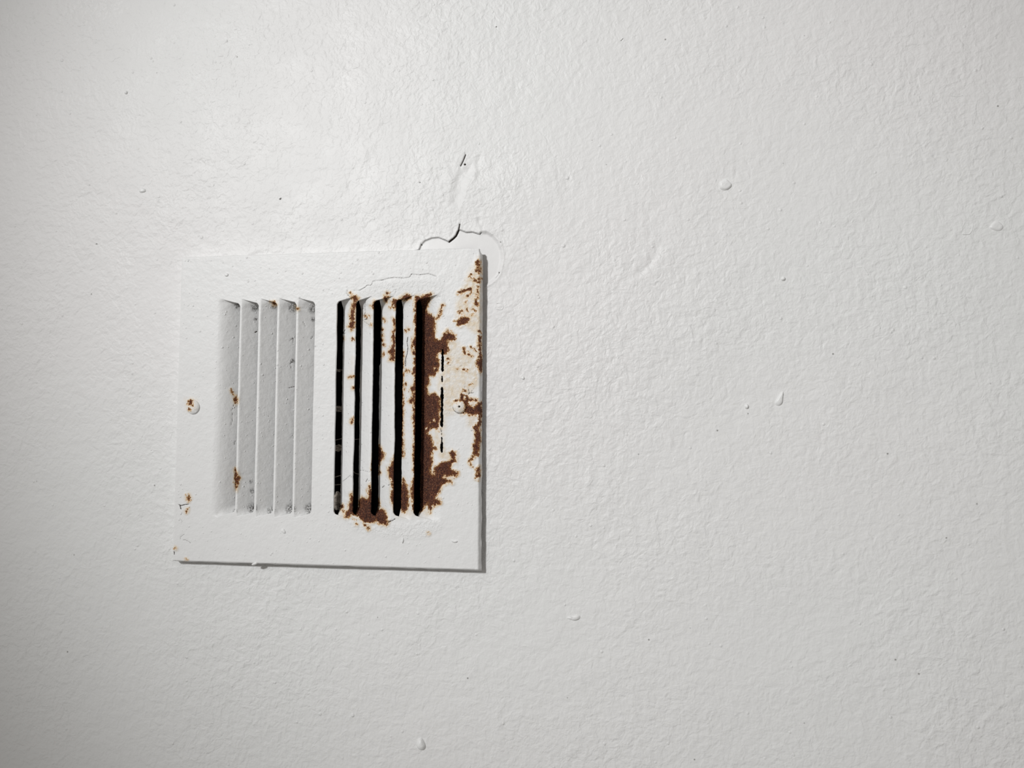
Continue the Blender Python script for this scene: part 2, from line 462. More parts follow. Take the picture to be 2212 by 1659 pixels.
CRACKS = [([(750, 627), (749, 634), (754, 640)], 1.0), ([(764, 627), (777, 627), (788, 621), (793, 616), (802, 616), (806, 607), (826, 605), (840, 601), (853, 599.5), (871, 601), (885, 598.5), (889, 592), (905, 594), (925, 591), (943, 597)], 1.1),
          ([(386, 1090), (392, 1092), (399, 1090), (407, 1089)], 1.8), ([(389, 1092), (391, 1100)], 2.2), ([(376.8, 1192), (376.5, 1198)], 1.5),
          ([(389, 1168), (390, 1160), (398, 1154)], 0.8), ([(395, 1167), (398, 1166), (405, 1168), (412, 1173)], 0.9), ([(390, 1113), (393, 1108)], .8), ([(389, 1120), (394, 1127)], .8),
          ([(740, 1040), (748, 1034), (757, 1026)], 0.9), ([(779, 1016), (787, 1016), (795, 1020), (802, 1019)], 0.9), ([(826, 1053), (830, 1049)], 1.6), ([(838, 1048), (845, 1046), (848, 1043)], 1.4), ([(790, 1041), (794, 1034)], 1.2),
          ([(789, 648), (788, 665), (789, 675), (786, 682)], 1.0), ([(783, 691), (788, 696), (795, 700), (802, 703)], 0.9), ([(788, 690), (793, 689)], 2.0), ([(780, 668), (788, 666)], .8),
          ([(881, 728), (879, 740), (881, 752), (879, 766), (876, 775), (876, 791)], 1.6), ([(873, 785), (874, 780)], 1), ([(740, 720), (746, 712)], 1.2), ([(740, 720), (747, 720)], 1.2),
          ([(1012, 840), (1014, 849), (1012, 852)], 1.3), ([(1012, 849), (1018, 849.5), (1024, 848)], 1.1), ([(1018, 849), (1020, 843)], .9), ([(1005, 828), (1004, 838)], .8),
          ([(624, 838), (636, 835)], 1.4), ([(626, 736), (633, 730), (634, 745)], 1.2), ([(633, 780), (627, 785), (630, 800)], 1.2), ([(506, 872), (501, 887), (503, 900), (500, 918)], 1.1), ([(551, 718), (555, 716)], 2.4),
          ([(676, 726), (672, 732)], 1.4), ([(655, 695), (660, 706)], 1.2), ([(508, 952), (507, 960)], 1.6), ([(978, 879), (980, 886), (985, 890), (990, 892), (997, 891), (1003, 887)], 0.8),
          ([(1030, 929), (1024, 930), (1017, 931)], .8), ([(847, 1125), (853, 1121)], 2.2), ([(839, 1128), (847, 1124)], 2.4), ([(408, 562), (406, 566)], 1.2), ([(1036.5, 1084), (1037, 1090)], 1.0), ([(1037, 1098), (1037, 1103)], .8), ([(1037, 1123), (1037, 1128)], .8), ([(1041, 806), (1041, 822)], 1.4), ([(1040, 846), (1040, 866)], 1.2), ([(952, 926), (953, 933)], 1.5)]
STAIN = [([(1012, 590), (1034, 556), (1040, 560), (1040, 722), (1028, 722), (1008, 704), (986, 684), (988, 640), (1002, 618)], 1.0),
         ([(965, 738), (985, 735), (1000, 752), (1030, 762), (1034, 830), (1004, 862), (985, 890), (962, 900), (957, 960), (990, 985), (985, 1002), (955, 1000), (940, 968), (940, 930), (947, 900), (950, 860), (945, 830), (950, 800)], 0.85),
         ([(980, 864), (1006, 864), (1010, 892), (980, 892)], 0.7), ([(730, 1100), (745, 1098), (748, 1118), (732, 1118)], 0.6), ([(880, 1080), (892, 1080), (895, 1115), (860, 1118), (850, 1108)], 0.5),
         ([(905, 1090), (930, 1095), (930, 1115), (905, 1115)], 0.6), ([(1008, 868), (1036, 868), (1036, 920), (1010, 920)], 0.8), ([(780, 672), (806, 680), (803, 706), (784, 694)], 0.45),
         ([(757, 770), (765, 770), (765, 830), (757, 830)], 0.3), ([(400, 862), (425, 862), (425, 885), (402, 888)], 0.5)]
SPECK = [([(735, 640), (898, 640), (898, 1110), (735, 1110)], 0.55), ([(955, 560), (1042, 560), (1042, 1000), (945, 1000)], 0.75), ([(740, 1105), (900, 1105), (940, 1120), (900, 1140), (740, 1130)], .5)]
BLISTER = [[(764, 629), (806, 609), (871, 602), (943, 598), (958, 615), (960, 650), (950, 680), (930, 680), (925, 640), (860, 640), (765, 640)],
           [(735, 1115), (790, 1136), (880, 1128), (950, 1115), (962, 1140), (912, 1166), (830, 1162), (760, 1147)]]
DIRT = [(513, 660, 7), (551, 664, 9), (592, 662, 6), (632, 664, 10), (676, 668, 9), (508, 1104, 5), (545, 1098, 11), (586, 1104, 9), (628, 1100, 11), (670, 1100, 12), (676, 690, 5), (552, 690, 4), (545, 1060, 5), (632, 780, 5), (541, 1040, 4)]


def wear(P3):
    """wear fields for points of the vent, given in world space"""
    P = project(P3)
    r = np.full(len(P), -16.0)
    for k, poly in enumerate(RUST):
        r = np.maximum(r, poly_sdf(P, poly))
    for x, y, q in RUST_SPOTS:
        r = np.maximum(r, np.clip(q * 0.85 - 0.5 - np.hypot(P[:, 0] - x, P[:, 1] - y), -16, 16))
    for ln, w in RUST_LINES:
        r = np.maximum(r, line_sdf(P, ln, w))
    for x, y, q in CLEAR:
        r = np.minimum(r, np.hypot((P[:, 0] - x) * 1.3, P[:, 1] - y) - q)
    st = np.zeros(len(P))
    for poly, a in STAIN:
        st = np.maximum(st, a * sstep(-9, 7, poly_sdf(P, poly)))
    st = np.maximum(st, 0.75 * sstep(-9, -2, r))
    sp = np.full(len(P), 0.012)
    for poly, a in SPECK:
        sp = np.maximum(sp, a * sstep(-6, 6, poly_sdf(P, poly)))
    cr = np.full(len(P), -16.0)
    for ln, w in CRACKS:
        cr = np.maximum(cr, line_sdf(P, ln, w))
    bl = np.zeros(len(P))
    for poly in BLISTER:
        bl = np.maximum(bl, sstep(-4, 10, poly_sdf(P, poly)))
    di = np.zeros(len(P))
    for x, y, q in DIRT:
        di = np.maximum(di, sstep(1.5, 0.4, np.hypot(P[:, 0] - x, P[:, 1] - y) / q))
    return dict(rust=r, stain=st, speck=sp, crack=cr, blister=bl, dirt=di)


# ------------------------------------------------------------------ the wall
def wall_lines(lo, hi, fine_lo, fine_hi, vf_lo, vf_hi, s0, s1):
    out = list(np.linspace(lo, fine_lo, 14)[:-1])
    out += list(np.arange(fine_lo, vf_lo, s0)) + list(np.arange(vf_lo, vf_hi, s1)) + list(np.arange(vf_hi, fine_hi, s0))
    out += list(np.linspace(fine_hi, hi, 14))
    return np.array(out)


fx0, _ = pt(-20, 830, 0)
fx1, _ = pt(2240, 830, 0)
_, fz1 = pt(1100, -30, 0)
_, fz0 = pt(1100, 1690, 0)
ax0, az1 = pt(880, 320, 0)
ax1, az0 = pt(1100, 625, 0)
XS = wall_lines(-1.3, 1.5, fx0, fx1, ax0, ax1, 0.00125, 0.00045)
ZS = wall_lines(-1.1, 1.2, fz0, fz1, az0, az1, 0.00125, 0.00045)
GX, GZ = np.meshgrid(XS, ZS)
wp = np.stack([GX.ravel(), np.zeros(GX.size), GZ.ravel()], 1)
WP = project(wp)
height = 0.00022 * fbm(wp[:, 0] * 22, wp[:, 2] * 22, 3, 2) + 0.00006 * fbm(wp[:, 0] * 90, wp[:, 2] * 90, 5, 2)
# recessed bare patch where old paint broke away beside the plate's upper corner
PATCH = [(880, 548), (905, 540), (910, 528), (918, 520), (933, 514), (947, 513), (962, 519), (970, 523), (980, 514), (986, 508), (991, 497), (995, 497), (1007, 502), (1020, 501), (1036, 506), (1040, 502), (1051, 502), (1064, 510), (1076, 524), (1082, 539), (1084, 560), (1078, 589), (1072, 599), (1060, 609), (1045, 618), (1010, 620)]
ps = poly_sdf(WP, PATCH)
pm = sstep(-1.3, 1.3, ps) * sstep(1045, 1030, WP[:, 0]) + sstep(-5, 5, ps) * sstep(1030, 1045, WP[:, 0])
height -= 0.00055 * pm
height += 0.00028 * np.exp(-((ps + 3.5) / 3.0) ** 2) * (ps > -16)
SCAR = [(1006, 362), (1022, 350), (1018, 372), (1006, 390), (1000, 420), (990, 445), (975, 440), (980, 400), (992, 370)]
sm = sstep(-8, 8, poly_sdf(WP, SCAR))
height -= 0.00018 * sm
WCRACK = [([(1005.5, 334), (1003, 341), (1000, 348), (995, 358)], 2.6), ([(993, 484), (991, 496), (988, 504)], 3.0), ([(989, 500), (985, 509), (979, 515), (970, 522)], 3.6),
          ([(970, 522), (962, 518), (950, 514)], 1.2), ([(1036.5, 506), (1039, 503)], 1.6), ([(995, 497), (1007, 502), (1020, 501.5), (1036, 506)], 0.7), ([(1078, 588), (1077, 592), (1070, 600)], 1.0),
          ([(1004, 332), (1004.5, 329)], .7)]
WSPOT = [(1004.3, 355, 2.6), (910.5, 528.5, 1.7), (1078, 588.5, 1.7), (605, 430, 2.6), (608, 427, 1.8), (338, 158, 2.0), (80, 249, 1.8), (1072, 58, 2.0), (1076, 59.5, 1.5), (193, 400, 1.8), (209, 527, 2.2), (907, 394, 1.4), (474, 114, 1.2), (333, 682, 1.3),
         (127, 729, 1.1), (124, 766, 1.2), (148, 765, 1.3), (43, 745, 1), (326, 972, 2), (1083, 12, 1.1), (1079, 220, 1), (1279, 303, 1), (538, 97, 1.2), (1743, 1373, 1.6), (1738, 1374, 1.2), (1144, 1041, 1.2), (1370, 365, .9), (1555, 1560, 1.2)]
cr = np.full(len(WP), -16.0)
for ln, w in WCRACK:
    cr = np.maximum(cr, line_sdf(WP, ln, w))
for x, y, q in WSPOT:
    cr = np.maximum(cr, np.clip(q - np.hypot(WP[:, 0] - x, (WP[:, 1] - y) * 1.2), -16, 16))
height -= 0.0007 * sstep(-0.8, 0.8, cr) * (WP[:, 0] > 860) * (WP[:, 0] < 1090) * (WP[:, 1] > 320)
# ridges, brush lines and dents in the paint: (polyline, width px, height m)
RIDGES = [([(1043, 1217), (1110, 1216), (1160, 1223), (1250, 1219), (1340, 1221), (1400, 1227)], 4, -.00012), ([(1200, 1226), (1260, 1232), (1330, 1228), (1400, 1234)], 4, .00014), ([(1065, 763), (1120, 761), (1165, 767)], 6, -.0002), ([(1075, 770), (1130, 768)], 6, .00014),
          ([(700, 1602), (770, 1590), (835, 1572)], 4, -.00012), ([(2222, 1486), (2165, 1522), (2140, 1542), (2090, 1602)], 9, .00026), ([(1548, 700), (1553, 730), (1557, 765)], 4, -.0001), ([(545, 552), (575, 545), (600, 524), (625, 515)], 10, -.0003),
          ([(1380, 590), (1400, 572), (1415, 550), (1421, 535)], 14, -.00055), ([(1378, 575), (1398, 556)], 16, .0002), ([(765, 392), (772, 372), (785, 345), (790, 330)], 12, .0003), ([(755, 405), (762, 385), (778, 350)], 10, -.0003),
          ([(1024, 378), (1028, 366)], 8, .0004), ([(1030, 362), (1037, 340)], 10, -.0003), ([(1450, 1258), (1460, 1240)], 6, .0002), ([(1620, 1222), (1670, 1228)], 5, -.00025), ([(1775, 1245), (1790, 1230), (1800, 1200)], 7, .00025), ([(1940, 1235), (1990, 1233)], 5, -.0002),
          ([(1890, 1402), (1920, 1395)], 6, -.00025), ([(1450, 960), (1445, 945)], 7, .0004), ([(1270, 1050), (1276, 1030)], 6, .0003), ([(1668, 1004), (1715, 1008)], 3, -.0001), ([(2180, 1100), (2183, 1150)], 6, -.0003), ([(470, 1455), (560, 1440)], 6, -.0002),
          ([(410, 574), (440, 572), (470, 570)], 3, .00015), ([(1045, 1190), (1047, 1170)], 3, -.0001)]
for ln, w, hh in RIDGES:
    d = w / 2 - line_sdf(WP, ln, w, 30.0)
    height += hh * np.exp(-(d / (w * 0.55)) ** 2) * (d < 29)
BUMPS = [(1034.6, 476.5, 5, 7, -.0007), (272, 199, 5, 6, .0003), (200, 172, 6, 5, .0003), (390, 227, 4, 4, .0003), (411, 228, 4, 4, .00035), (390, 296, 4.5, 4, .00035), (510, 260, 4, 4, .0003), (575, 125, 6, 5, .0003), (388, 78, 6, 4, .0003), (466, 269, 5, 4, .0003), (595, 440, 7, 5, .0003), (540, 445, 5, 4, .0003), (600, 110, 3, 3, .0003),
         (1240, 256, 4, 4, .0004), (1278, 300, 4, 4, .0002), (1905, 600, 6, 5, .0003), (1270, 1045, 6, 10, .0003), (1150, 832, 5, 4, .0004), (1082, 659, 6, 7, .0003), (1180, 828, 6, 3, .0003), (1745, 1373, 4, 4, .0004), (1545, 1420, 5, 9, .0003), (2175, 1215, 7, 6, .0004), (2032, 1351, 4, 4, .0004), (1725, 1603, 5, 4, .0004), (1865, 1270, 3, 6, .0003),
         (125, 1206, 4, 6, .0004), (180, 1387, 9, 6, .0003), (490, 1370, 6, 4, .0004), (275, 1411, 9, 5, .0003), (420, 1302, 8, 4, .0002), (245, 1497, 3, 3, .0004), (535, 1465, 3, 3, .0004), (1255, 1461, 10, 12, .0003), (1403, 1650, 5, 5, .0004), (848, 1432, 4, 4, .0003), (1445, 1213, 6, 3, .0004), (833, 1238, 8, 4, .0003), (1260, 1340, 4, 4, .0002), (1930, 1420, 6, 4, .0003)]
for x, y, a, b, hh in BUMPS:
    q = ((WP[:, 0] - x) / a) ** 2 + ((WP[:, 1] - y) / b) ** 2
    height += hh * np.exp(-q * 1.4)
wp[:, 1] = -height
nr, nc = GX.shape
mx, mz = 0.5 * (XS[1:] + XS[:-1]), 0.5 * (ZS[1:] + ZS[:-1])
hole = (np.abs(mx)[None, :] < 0.086) & (np.abs(mz)[:, None] < 0.081)
smooth = np.maximum(pm, sm * 0.6)
wall = link('wall_back', make_mesh('wall_back', wp, grid_faces(nr, nc, ~hole), True, dict(crack=cr, smooth=smooth)), M_WALL)
wall['kind'] = 'structure'
wall['label'] = 'off-white painted plaster wall with a stippled glossy finish'


def lump(outline, Y, h, bevel=0.3, rings=5, name='paint_lump'):
    """a thick drip or chip of paint: closed outline in photo pixels, domed"""
    o = np.array(outline, float)
    # resample with Catmull-Rom for a smooth outline
    n = len(o)
    pts = []
    for i in range(n):
        p0, p1, p2, p3 = o[i - 1], o[i], o[(i + 1) % n], o[(i + 2) % n]
        for t in (0, .25, .5, .75):
            pts.append(.5 * (2 * p1 + (p2 - p0) * t + (2 * p0 - 5 * p1 + 4 * p2 - p3) * t ** 2 + (3 * p1 - p0 - 3 * p2 + p3) * t ** 3))
    pts = np.array(pts)
    x, z = on_plane(pts[:, 0], pts[:, 1], Y)
    c = np.array([x.mean(), z.mean()])
    V, F = [], []
    m = len(x)
    for k in range(rings + 1):
        t = k / rings
        f = 1 - t * 0.96
        hh = h * min(1, math.sin(min(1, t / bevel) * math.pi / 2)) if t > 0 else -0.0004
        for i in range(m):
            V.append((c[0] + (x[i] - c[0]) * f, Y - hh, c[1] + (z[i] - c[1]) * f))
    V.append((c[0], Y - h, c[1]))
    V = np.array(V)
    V[:, 1] -= 0.00008 * vnoise(V[:, 0] * 900, V[:, 2] * 900, 4)
    for k in range(rings):
        for i in range(m):
            j = (i + 1) % m
            F.append((k * m + i, k * m + j, (k + 1) * m + j, (k + 1) * m + i))
    last = len(V) - 1
    for i in range(m):
        F.append((rings * m + i, rings * m + (i + 1) % m, last, last))
    me = bpy.data.meshes.new(name)
    me.from_pydata([tuple(v) for v in V], [], [f if f[2] != f[3] else f[:3] for f in F])
    for p in me.polygons:
        p.use_smooth = True
    return link(name, me, M_LUMP, wall)


lump([(1553, 396), (1562, 388), (1569, 386), (1576, 392), (1582, 399), (1577, 407), (1566, 412), (1555, 408)], 0, .0011, .35)
lump([(1236 + 2140 - 1236 - 4, 492), (2144, 480), (2150, 477), (2160, 479), (2169, 490), (2163, 499), (2152, 500)], 0, .0008, .5)
lump([(899, 1604), (904, 1594), (911, 1592), (918, 1602), (921, 1612), (917, 1620), (908, 1621), (901, 1615)], 0, .0024, .8)
lump([(1222, 1334), (1229, 1331), (1238, 1333), (1246, 1328), (1254, 1330), (1253, 1337), (1242, 1341), (1228, 1338)], 0, .0011, .6)
lump([(1673, 872), (1680, 858), (1688, 846), (1693, 845), (1692, 858), (1690, 872), (1682, 878)], 0, .0010, .6)
lump([(1608, 877), (1613, 872), (1618, 876), (1616, 883), (1610, 883)], 0, .0012, .9)
lump([(1686, 602), (1691, 597), (1697, 600), (1696, 606), (1689, 607)], 0, .0012, .9)
lump([(300, 411), (306, 406), (315, 408), (316, 414), (308, 417), (301, 416)], 0, .0010, .7)
lump([(268, 200), (272, 195), (277, 198), (275, 204), (270, 204)], 0, .0009, .9)
lump([(1125, 816), (1130, 812), (1134, 815), (1133, 820), (1128, 821)], 0, .0009, .9)


def tube(line, r, Y, mat, parent, name):
    """a thin round strand along a smoothed line of photo pixels, as a mesh"""
    pts = np.array([[*pt(q[0], q[1], Y if len(q) == 2 else q[2]), Y if len(q) == 2 else q[2]] for q in line])[:, [0, 2, 1]]
    n = len(pts)
    out = []
    for i in range(n - 1):
        p0, p1, p2, p3 = pts[max(i - 1, 0)], pts[i], pts[i + 1], pts[min(i + 2, n - 1)]
        for t in np.linspace(0, 1, 7)[:-1]:
            out.append(.5 * (2 * p1 + (p2 - p0) * t + (2 * p0 - 5 * p1 + 4 * p2 - p3) * t ** 2 + (3 * p1 - p0 - 3 * p2 + p3) * t ** 3))
    out.append(pts[-1])
    out = np.array(out)
    m, k = len(out), 6
    V, F = [], []
    for i in range(m):
        d = out[min(i + 1, m - 1)] - out[max(i - 1, 0)]
        d = d / (np.linalg.norm(d) + 1e-12)
        u = np.cross(d, [0, 1, 0])
        u = u / (np.linalg.norm(u) + 1e-12)
        w = np.cross(d, u)
        rr = r * (0.3 if i in (0, m - 1) else 1)
        for j in range(k):
            a = 2 * math.pi * j / k
            V.append(out[i] + rr * (math.cos(a) * u + math.sin(a) * w))
    for i in range(m - 1):
        for j in range(k):
            F.append((i * k + j, i * k + (j + 1) % k, (i + 1) * k + (j + 1) % k, (i + 1) * k + j))
    V = np.array(V)
    if parent is not None:
        V = V - np.array(parent.location)
    return link(name, make_mesh(name, V, F), mat, parent)


for ln in ([(2101, 482), (2101, 490), (2098, 500), (2092, 506), (2078, 506)], [(2052, 206), (2060, 208), (2068, 209), (2080, 206)], [(1082, 1102), (1086, 1108), (1084, 1116), (1078, 1121)], [(1075, 952), (1079, 948), (1088, 949), (1093, 954)],
           [(1072, 655), (1082, 655), (1087, 663), (1083, 669), (1072, 668)], [(1340, 88), (1346, 82)], [(1865, 575), (1873, 588), (1875, 594)]):
    tube(ln, 0.00022, -0.0001, M_LUMP, wall, 'bristle')

# ------------------------------------------------------------------ duct behind the vent
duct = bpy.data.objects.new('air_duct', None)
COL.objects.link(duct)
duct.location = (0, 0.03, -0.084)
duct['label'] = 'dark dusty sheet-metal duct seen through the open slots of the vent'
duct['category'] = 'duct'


def duct_mesh():
    w, h, y0, y1 = 0.088, 0.083, 0.0015, 0.075
    t = 0.001
    V, F = [], []

    def box(a, b):
        n = len(V)
        for x in (a[0], b[0]):
            for y in (a[1], b[1]):
                for z in (a[2], b[2]):
                    V.append((x, y - 0.03, z + 0.084))
        for f in ((0, 1, 3, 2), (4, 6, 7, 5), (0, 4, 5, 1), (2, 3, 7, 6), (0, 2, 6, 4), (1, 5, 7, 3)):
            F.append(tuple(n + i for i in f))
    box((-w - t, y0, -h - t), (-w, y1, h + t))
    box((w, y0, -h - t), (w + t, y1, h + t))
    box((-w, y0, h), (w, y1, h + t))
    box((-w, y0, -h - t), (w, y1, -h))
    box((-w, y1, -h), (w, y1 + t, h))
    me = bpy.data.meshes.new('duct_shell')
    me.from_pydata(V, [], F)
    return me


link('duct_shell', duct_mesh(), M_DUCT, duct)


def dust_clump(px, py, wpx, hpx, Y, seed):
    """a matted tuft of dust hanging in the duct behind a slot"""
    r = np.random.default_rng(seed)
    x, z = pt(px, py, Y)
    k = 0.00031
    n, m = 14, 9
    V, F = [], []
    for i in range(n + 1):
        for j in range(m):
            a = 2 * math.pi * j / m
            t = math.pi * i / n
            rad = math.sin(t) * (1 + .35 * r.standard_normal())
            V.append((x + wpx * k * .5 * rad * math.cos(a), Y + 0.0012 * rad * math.sin(a), z - hpx * k * .5 * math.cos(t) + .0003 * r.standard_normal()))
    for i in range(n):
        for j in range(m):
            jj = (j + 1) % m
            F.append((i * m + j, i * m + jj, (i + 1) * m + jj, (i + 1) * m + j))
    V = np.array(V) - np.array(duct.location)
    return link('dust_clump', make_mesh('dust_clump', V, F, False), M_DUST, duct)


# ------------------------------------------------------------------ the vent
vent = bpy.data.objects.new('wall_vent', None)
COL.objects.link(vent)
vent.location = (0, 0, -PH / 2)
vent['label'] = 'white painted square metal vent register, rusted along its right-hand louvers'
vent['category'] = 'vent'
VO = np.array([0, 0, -PH / 2])


def ux(px):
    return pt(px, 880, -PROUD)[0]


LC = [(476, 513.5), (516.5, 554), (558, 594.5), (598, 636), (639.5, 676.5)]
RC = [(724, 761), (765, 799.5), (803.5, 848), (852, 892), (896, 942)]
SLIT = (952.0, 958.0)
VT = pt(500, 647, -PROUD)[1]          # slot top at the hinge side
VB = pt(500, 1116, -PROUD)[1]         # slot bottom at the hinge side
SL = 0.0030                           # how much shorter the slot is at its deep side

bounds = [-PW / 2]
kinds = []
for a, b in LC:
    bounds += [ux(a), ux(b)]
for a, b in RC:
    bounds += [ux(a), ux(b)]
bounds += [ux(SLIT[0]), ux(SLIT[1]), PW / 2]
bounds = np.array(bounds)
ng = len(bounds) - 1
# group g spans bounds[g]..bounds[g+1]; odd g = slots 1,3,..; slit group is the last but one
is_cell = [(g % 2 == 1) and g < 20 for g in range(ng)]
slit_g = ng - 2
step = [0.0007] + [0.00055] * 10 + [0.00042] * 20
colx, colg, colf = [], [], []
for g in range(ng):
    wdt = bounds[g + 1] - bounds[g]
    st = 0.0005 if g == 0 else (0.00055 if g < 10 else 0.00040)
    n = max(3, int(math.ceil(wdt / st)))
    for i in range(n):
        colg.append(g)
        colf.append(i / n)
colg.append(ng - 1)
colf.append(1.0)
colg, colf = np.array(colg), np.array(colf)
NC = len(colg)


SLIT_SEG = [(753, 804, 1.0), (812, 826, 0.6), (836, 923, 1.0), (930, 934, .3), (935, 941, 0.4), (944, 951, 0.5), (952, 979, 0.85)]


def edge_wave(k, v):
    """how far slot edge k wanders sideways at height v"""
    if k == 0 or k == len(bounds) - 1:
        return 0.00012 * vnoise(v * 60, v * 0 + k * 3.1, 11)
    amp = 0.00007 if k <= 10 else 0.00020
    w = amp * (1.2 * vnoise(v * 55, v * 0 + k * 7.3, 12) + 0.6 * vnoise(v * 160, v * 0 + k * 5.7, 13))
    if k > 11:
        w = w + 0.00007 * vnoise(v * 700, v * 0 + k * 2.9, 14)
    if k >= len(bounds) - 3:
        w = w + 0.00030 * vnoise(v * 1100, v * 0 + k * 2.9, 15) + 0.00018 * vnoise(v * 260, v * 0, 16)
        py = project(np.stack([np.full(np.size(v), 0.0745), np.full(np.size(v), -PROUD), np.ravel(v)], 1))[:, 1].reshape(np.shape(v))
        h = np.full(np.shape(v), 0.55)
        for a, b, f in SLIT_SEG:
            m = (py > a) & (py < b)
            e = np.clip(np.minimum(py - a, b - py) / 5.0, 0, 1)
            h = np.where(m, f * (0.12 + 0.88 * np.sqrt(e)), h)
        w = w + (1 if k == len(bounds) - 3 else -1) * (1 - h) * 0.00085
        if k == len(bounds) - 3:
            w = np.minimum(w, 0.0008)
        else:
            w = np.maximum(w, -0.0008)
    return w


def top_bottom(g, f):
    """slot top and bottom (z) in column group g at fraction f"""
    if g % 2 == 1 and g < 20:
        q = f if g < 10 else 1 - f                      # 0 at the hinge, 1 at the deep side
        corner = 0.0016 * max(0.0, (q - 0.86) / 0.14) ** 2.2
        drop = SL * q + corner
        return VT - drop, VB + drop
    # strips: ramp back
    if g < 10 and g > 0:
        q = 1 - f
        return VT - (SL + .0016) * q, VB + (SL + .0016) * q
    if 10 < g < 20:
        return VT - (SL + .0016) * f, VB + (SL + .0016) * f
    if g == 10:
        q = abs(2 * f - 1) ** 8
        return VT - (SL + .0016) * q, VB + (SL + .0016) * q
    return VT, VB


tops = np.array([top_bottom(g, f) for g, f in zip(colg, colf)])
NT_, NS, NB = 80, 330, 84
rows = [('t', i / NT_) for i in range(NT_)] + [('s', i / NS) for i in range(NS)] + [('b', i / NB) for i in range(NB + 1)]
NR = len(rows)
Vz = np.zeros((NR, NC))
for r, (k, f) in enumerate(rows):
    if k == 't':
        Vz[r] = PH / 2 * (1 - f) + tops[:, 0] * f
    elif k == 's':
        Vz[r] = tops[:, 0] * (1 - f) + tops[:, 1] * f
    else:
        Vz[r] = tops[:, 1] * (1 - f) - PH / 2 * f
Vx = np.zeros((NR, NC))
for g in range(ng):
    cs = np.where(colg == g)[0]
    for c in cs:
        v = Vz[:, c]
        a = bounds[g] + edge_wave(g, v)
        b = bounds[g + 1] + edge_wave(g + 1, v)
        Vx[:, c] = a * (1 - colf[c]) + b * colf[c]
# faces: leave out the slots and the rusted-through slit
rowk = np.array([k == 's' for k, f in rows[:-1]])
cellc = np.array([is_cell[g] for g in colg[:-1]])
slitc = colg[:-1] == slit_g
mask = np.ones((NR - 1, NC - 1), bool)
mask[np.ix_(rowk, cellc)] = False
rowpx = project(np.stack([np.full(NR - 1, ux(955)), np.full(NR - 1, -PROUD), 0.5 * (Vz[:-1, -12] + Vz[1:, -12])], 1))[:, 1]
SLIT_ROWS = [(a, b) for a, b, f in SLIT_SEG]
in_slit = np.zeros(NR - 1, bool)
for a, b in SLIT_ROWS:
    in_slit |= (rowpx > a) & (rowpx < b)
mask[np.ix_(in_slit, slitc)] = False
narrow = [(813, 824), (936, 940), (945, 950)]
P = np.stack([Vx.ravel(), np.full(NR * NC, -PROUD), Vz.ravel()], 1)
W = wear(P)
dep = np.zeros(len(P))
# gentle unevenness, paint eaten away by rust, blistered paint
dep += 0.00010 * fbm(P[:, 0] * 60, P[:, 2] * 60, 21, 2)
rm = sstep(-1, 1.2, W['rust'] + 2.0 * vnoise(P[:, 0] * 900, P[:, 2] * 900, 22))
dep += rm * (0.00018 + 0.00014 * fbm(P[:, 0] * 1100, P[:, 2] * 1100, 23, 2))
dep += W['blister'] * (0.00006 + 0.00006 * fbm(P[:, 0] * 700, P[:, 2] * 700, 24, 2))
dep -= 0.00016 * np.exp(-((W['rust'] + 3) / 2.2) ** 2) * (0.6 + 0.6 * vnoise(P[:, 0] * 500, P[:, 2] * 500, 25))
dep += 0.00025 * sstep(-0.8, 0.6, W['crack'])
# rounded lips of the slots (sheet bends in slightly)
DEP = dep.reshape(NR, NC)
ramp_l = pt(462, 880, -PROUD)[0]
for c in range(NC):
    g = colg[c]
    if g in (0, 20) or (g == 1 and colf[c] == 0):     # soft bend into the outermost louvers
        e = bounds[1] if g < 2 else bounds[20]
        dd = np.abs(Vx[:, c] - e)
        band = sstep(VT + .001, VT - .002, Vz[:, c]) * sstep(VB - .001, VB + .002, Vz[:, c])
        DEP[:, c] += 0.0012 * np.clip(1 - dd / 0.0048, 0, 1) ** 2 * band
# round the outer corners of the plate a little
Pp = P.copy()
Pp[:, 1] += DEP.ravel()
# flange round the outside: extra rings of vertices
edge_idx = ([(0, c) for c in range(NC)] + [(r, NC - 1) for r in range(1, NR)] + [(NR - 1, c) for c in range(NC - 2, -1, -1)] + [(r, 0) for r in range(NR - 2, 0, -1)])
eid = np.array([r * NC + c for r, c in edge_idx])
E = Pp[eid]
prof = [(0.30, 0.10), (0.62, 0.38), (0.92, 0.95), (1.25, 1.8), (1.75, 2.9)]
nx = np.zeros(len(E))
nz = np.zeros(len(E))
tolx = 1e-6
for i, (r, c) in enumerate(edge_idx):
    if c == 0: nx[i] = -1
    if c == NC - 1: nx[i] = 1
    if r == 0: nz[i] = 1
    if r == NR - 1: nz[i] = -1
verts = [Pp]
faces = [grid_faces(NR, NC, mask, flip=True)]
prev = eid
base = len(Pp)
left_in = np.maximum(sstep(-0.0985, -0.0995, E[:, 0]), (nz > 0) * sstep(0.088, 0.08, E[:, 0]))       # left and top are bedded in old paint
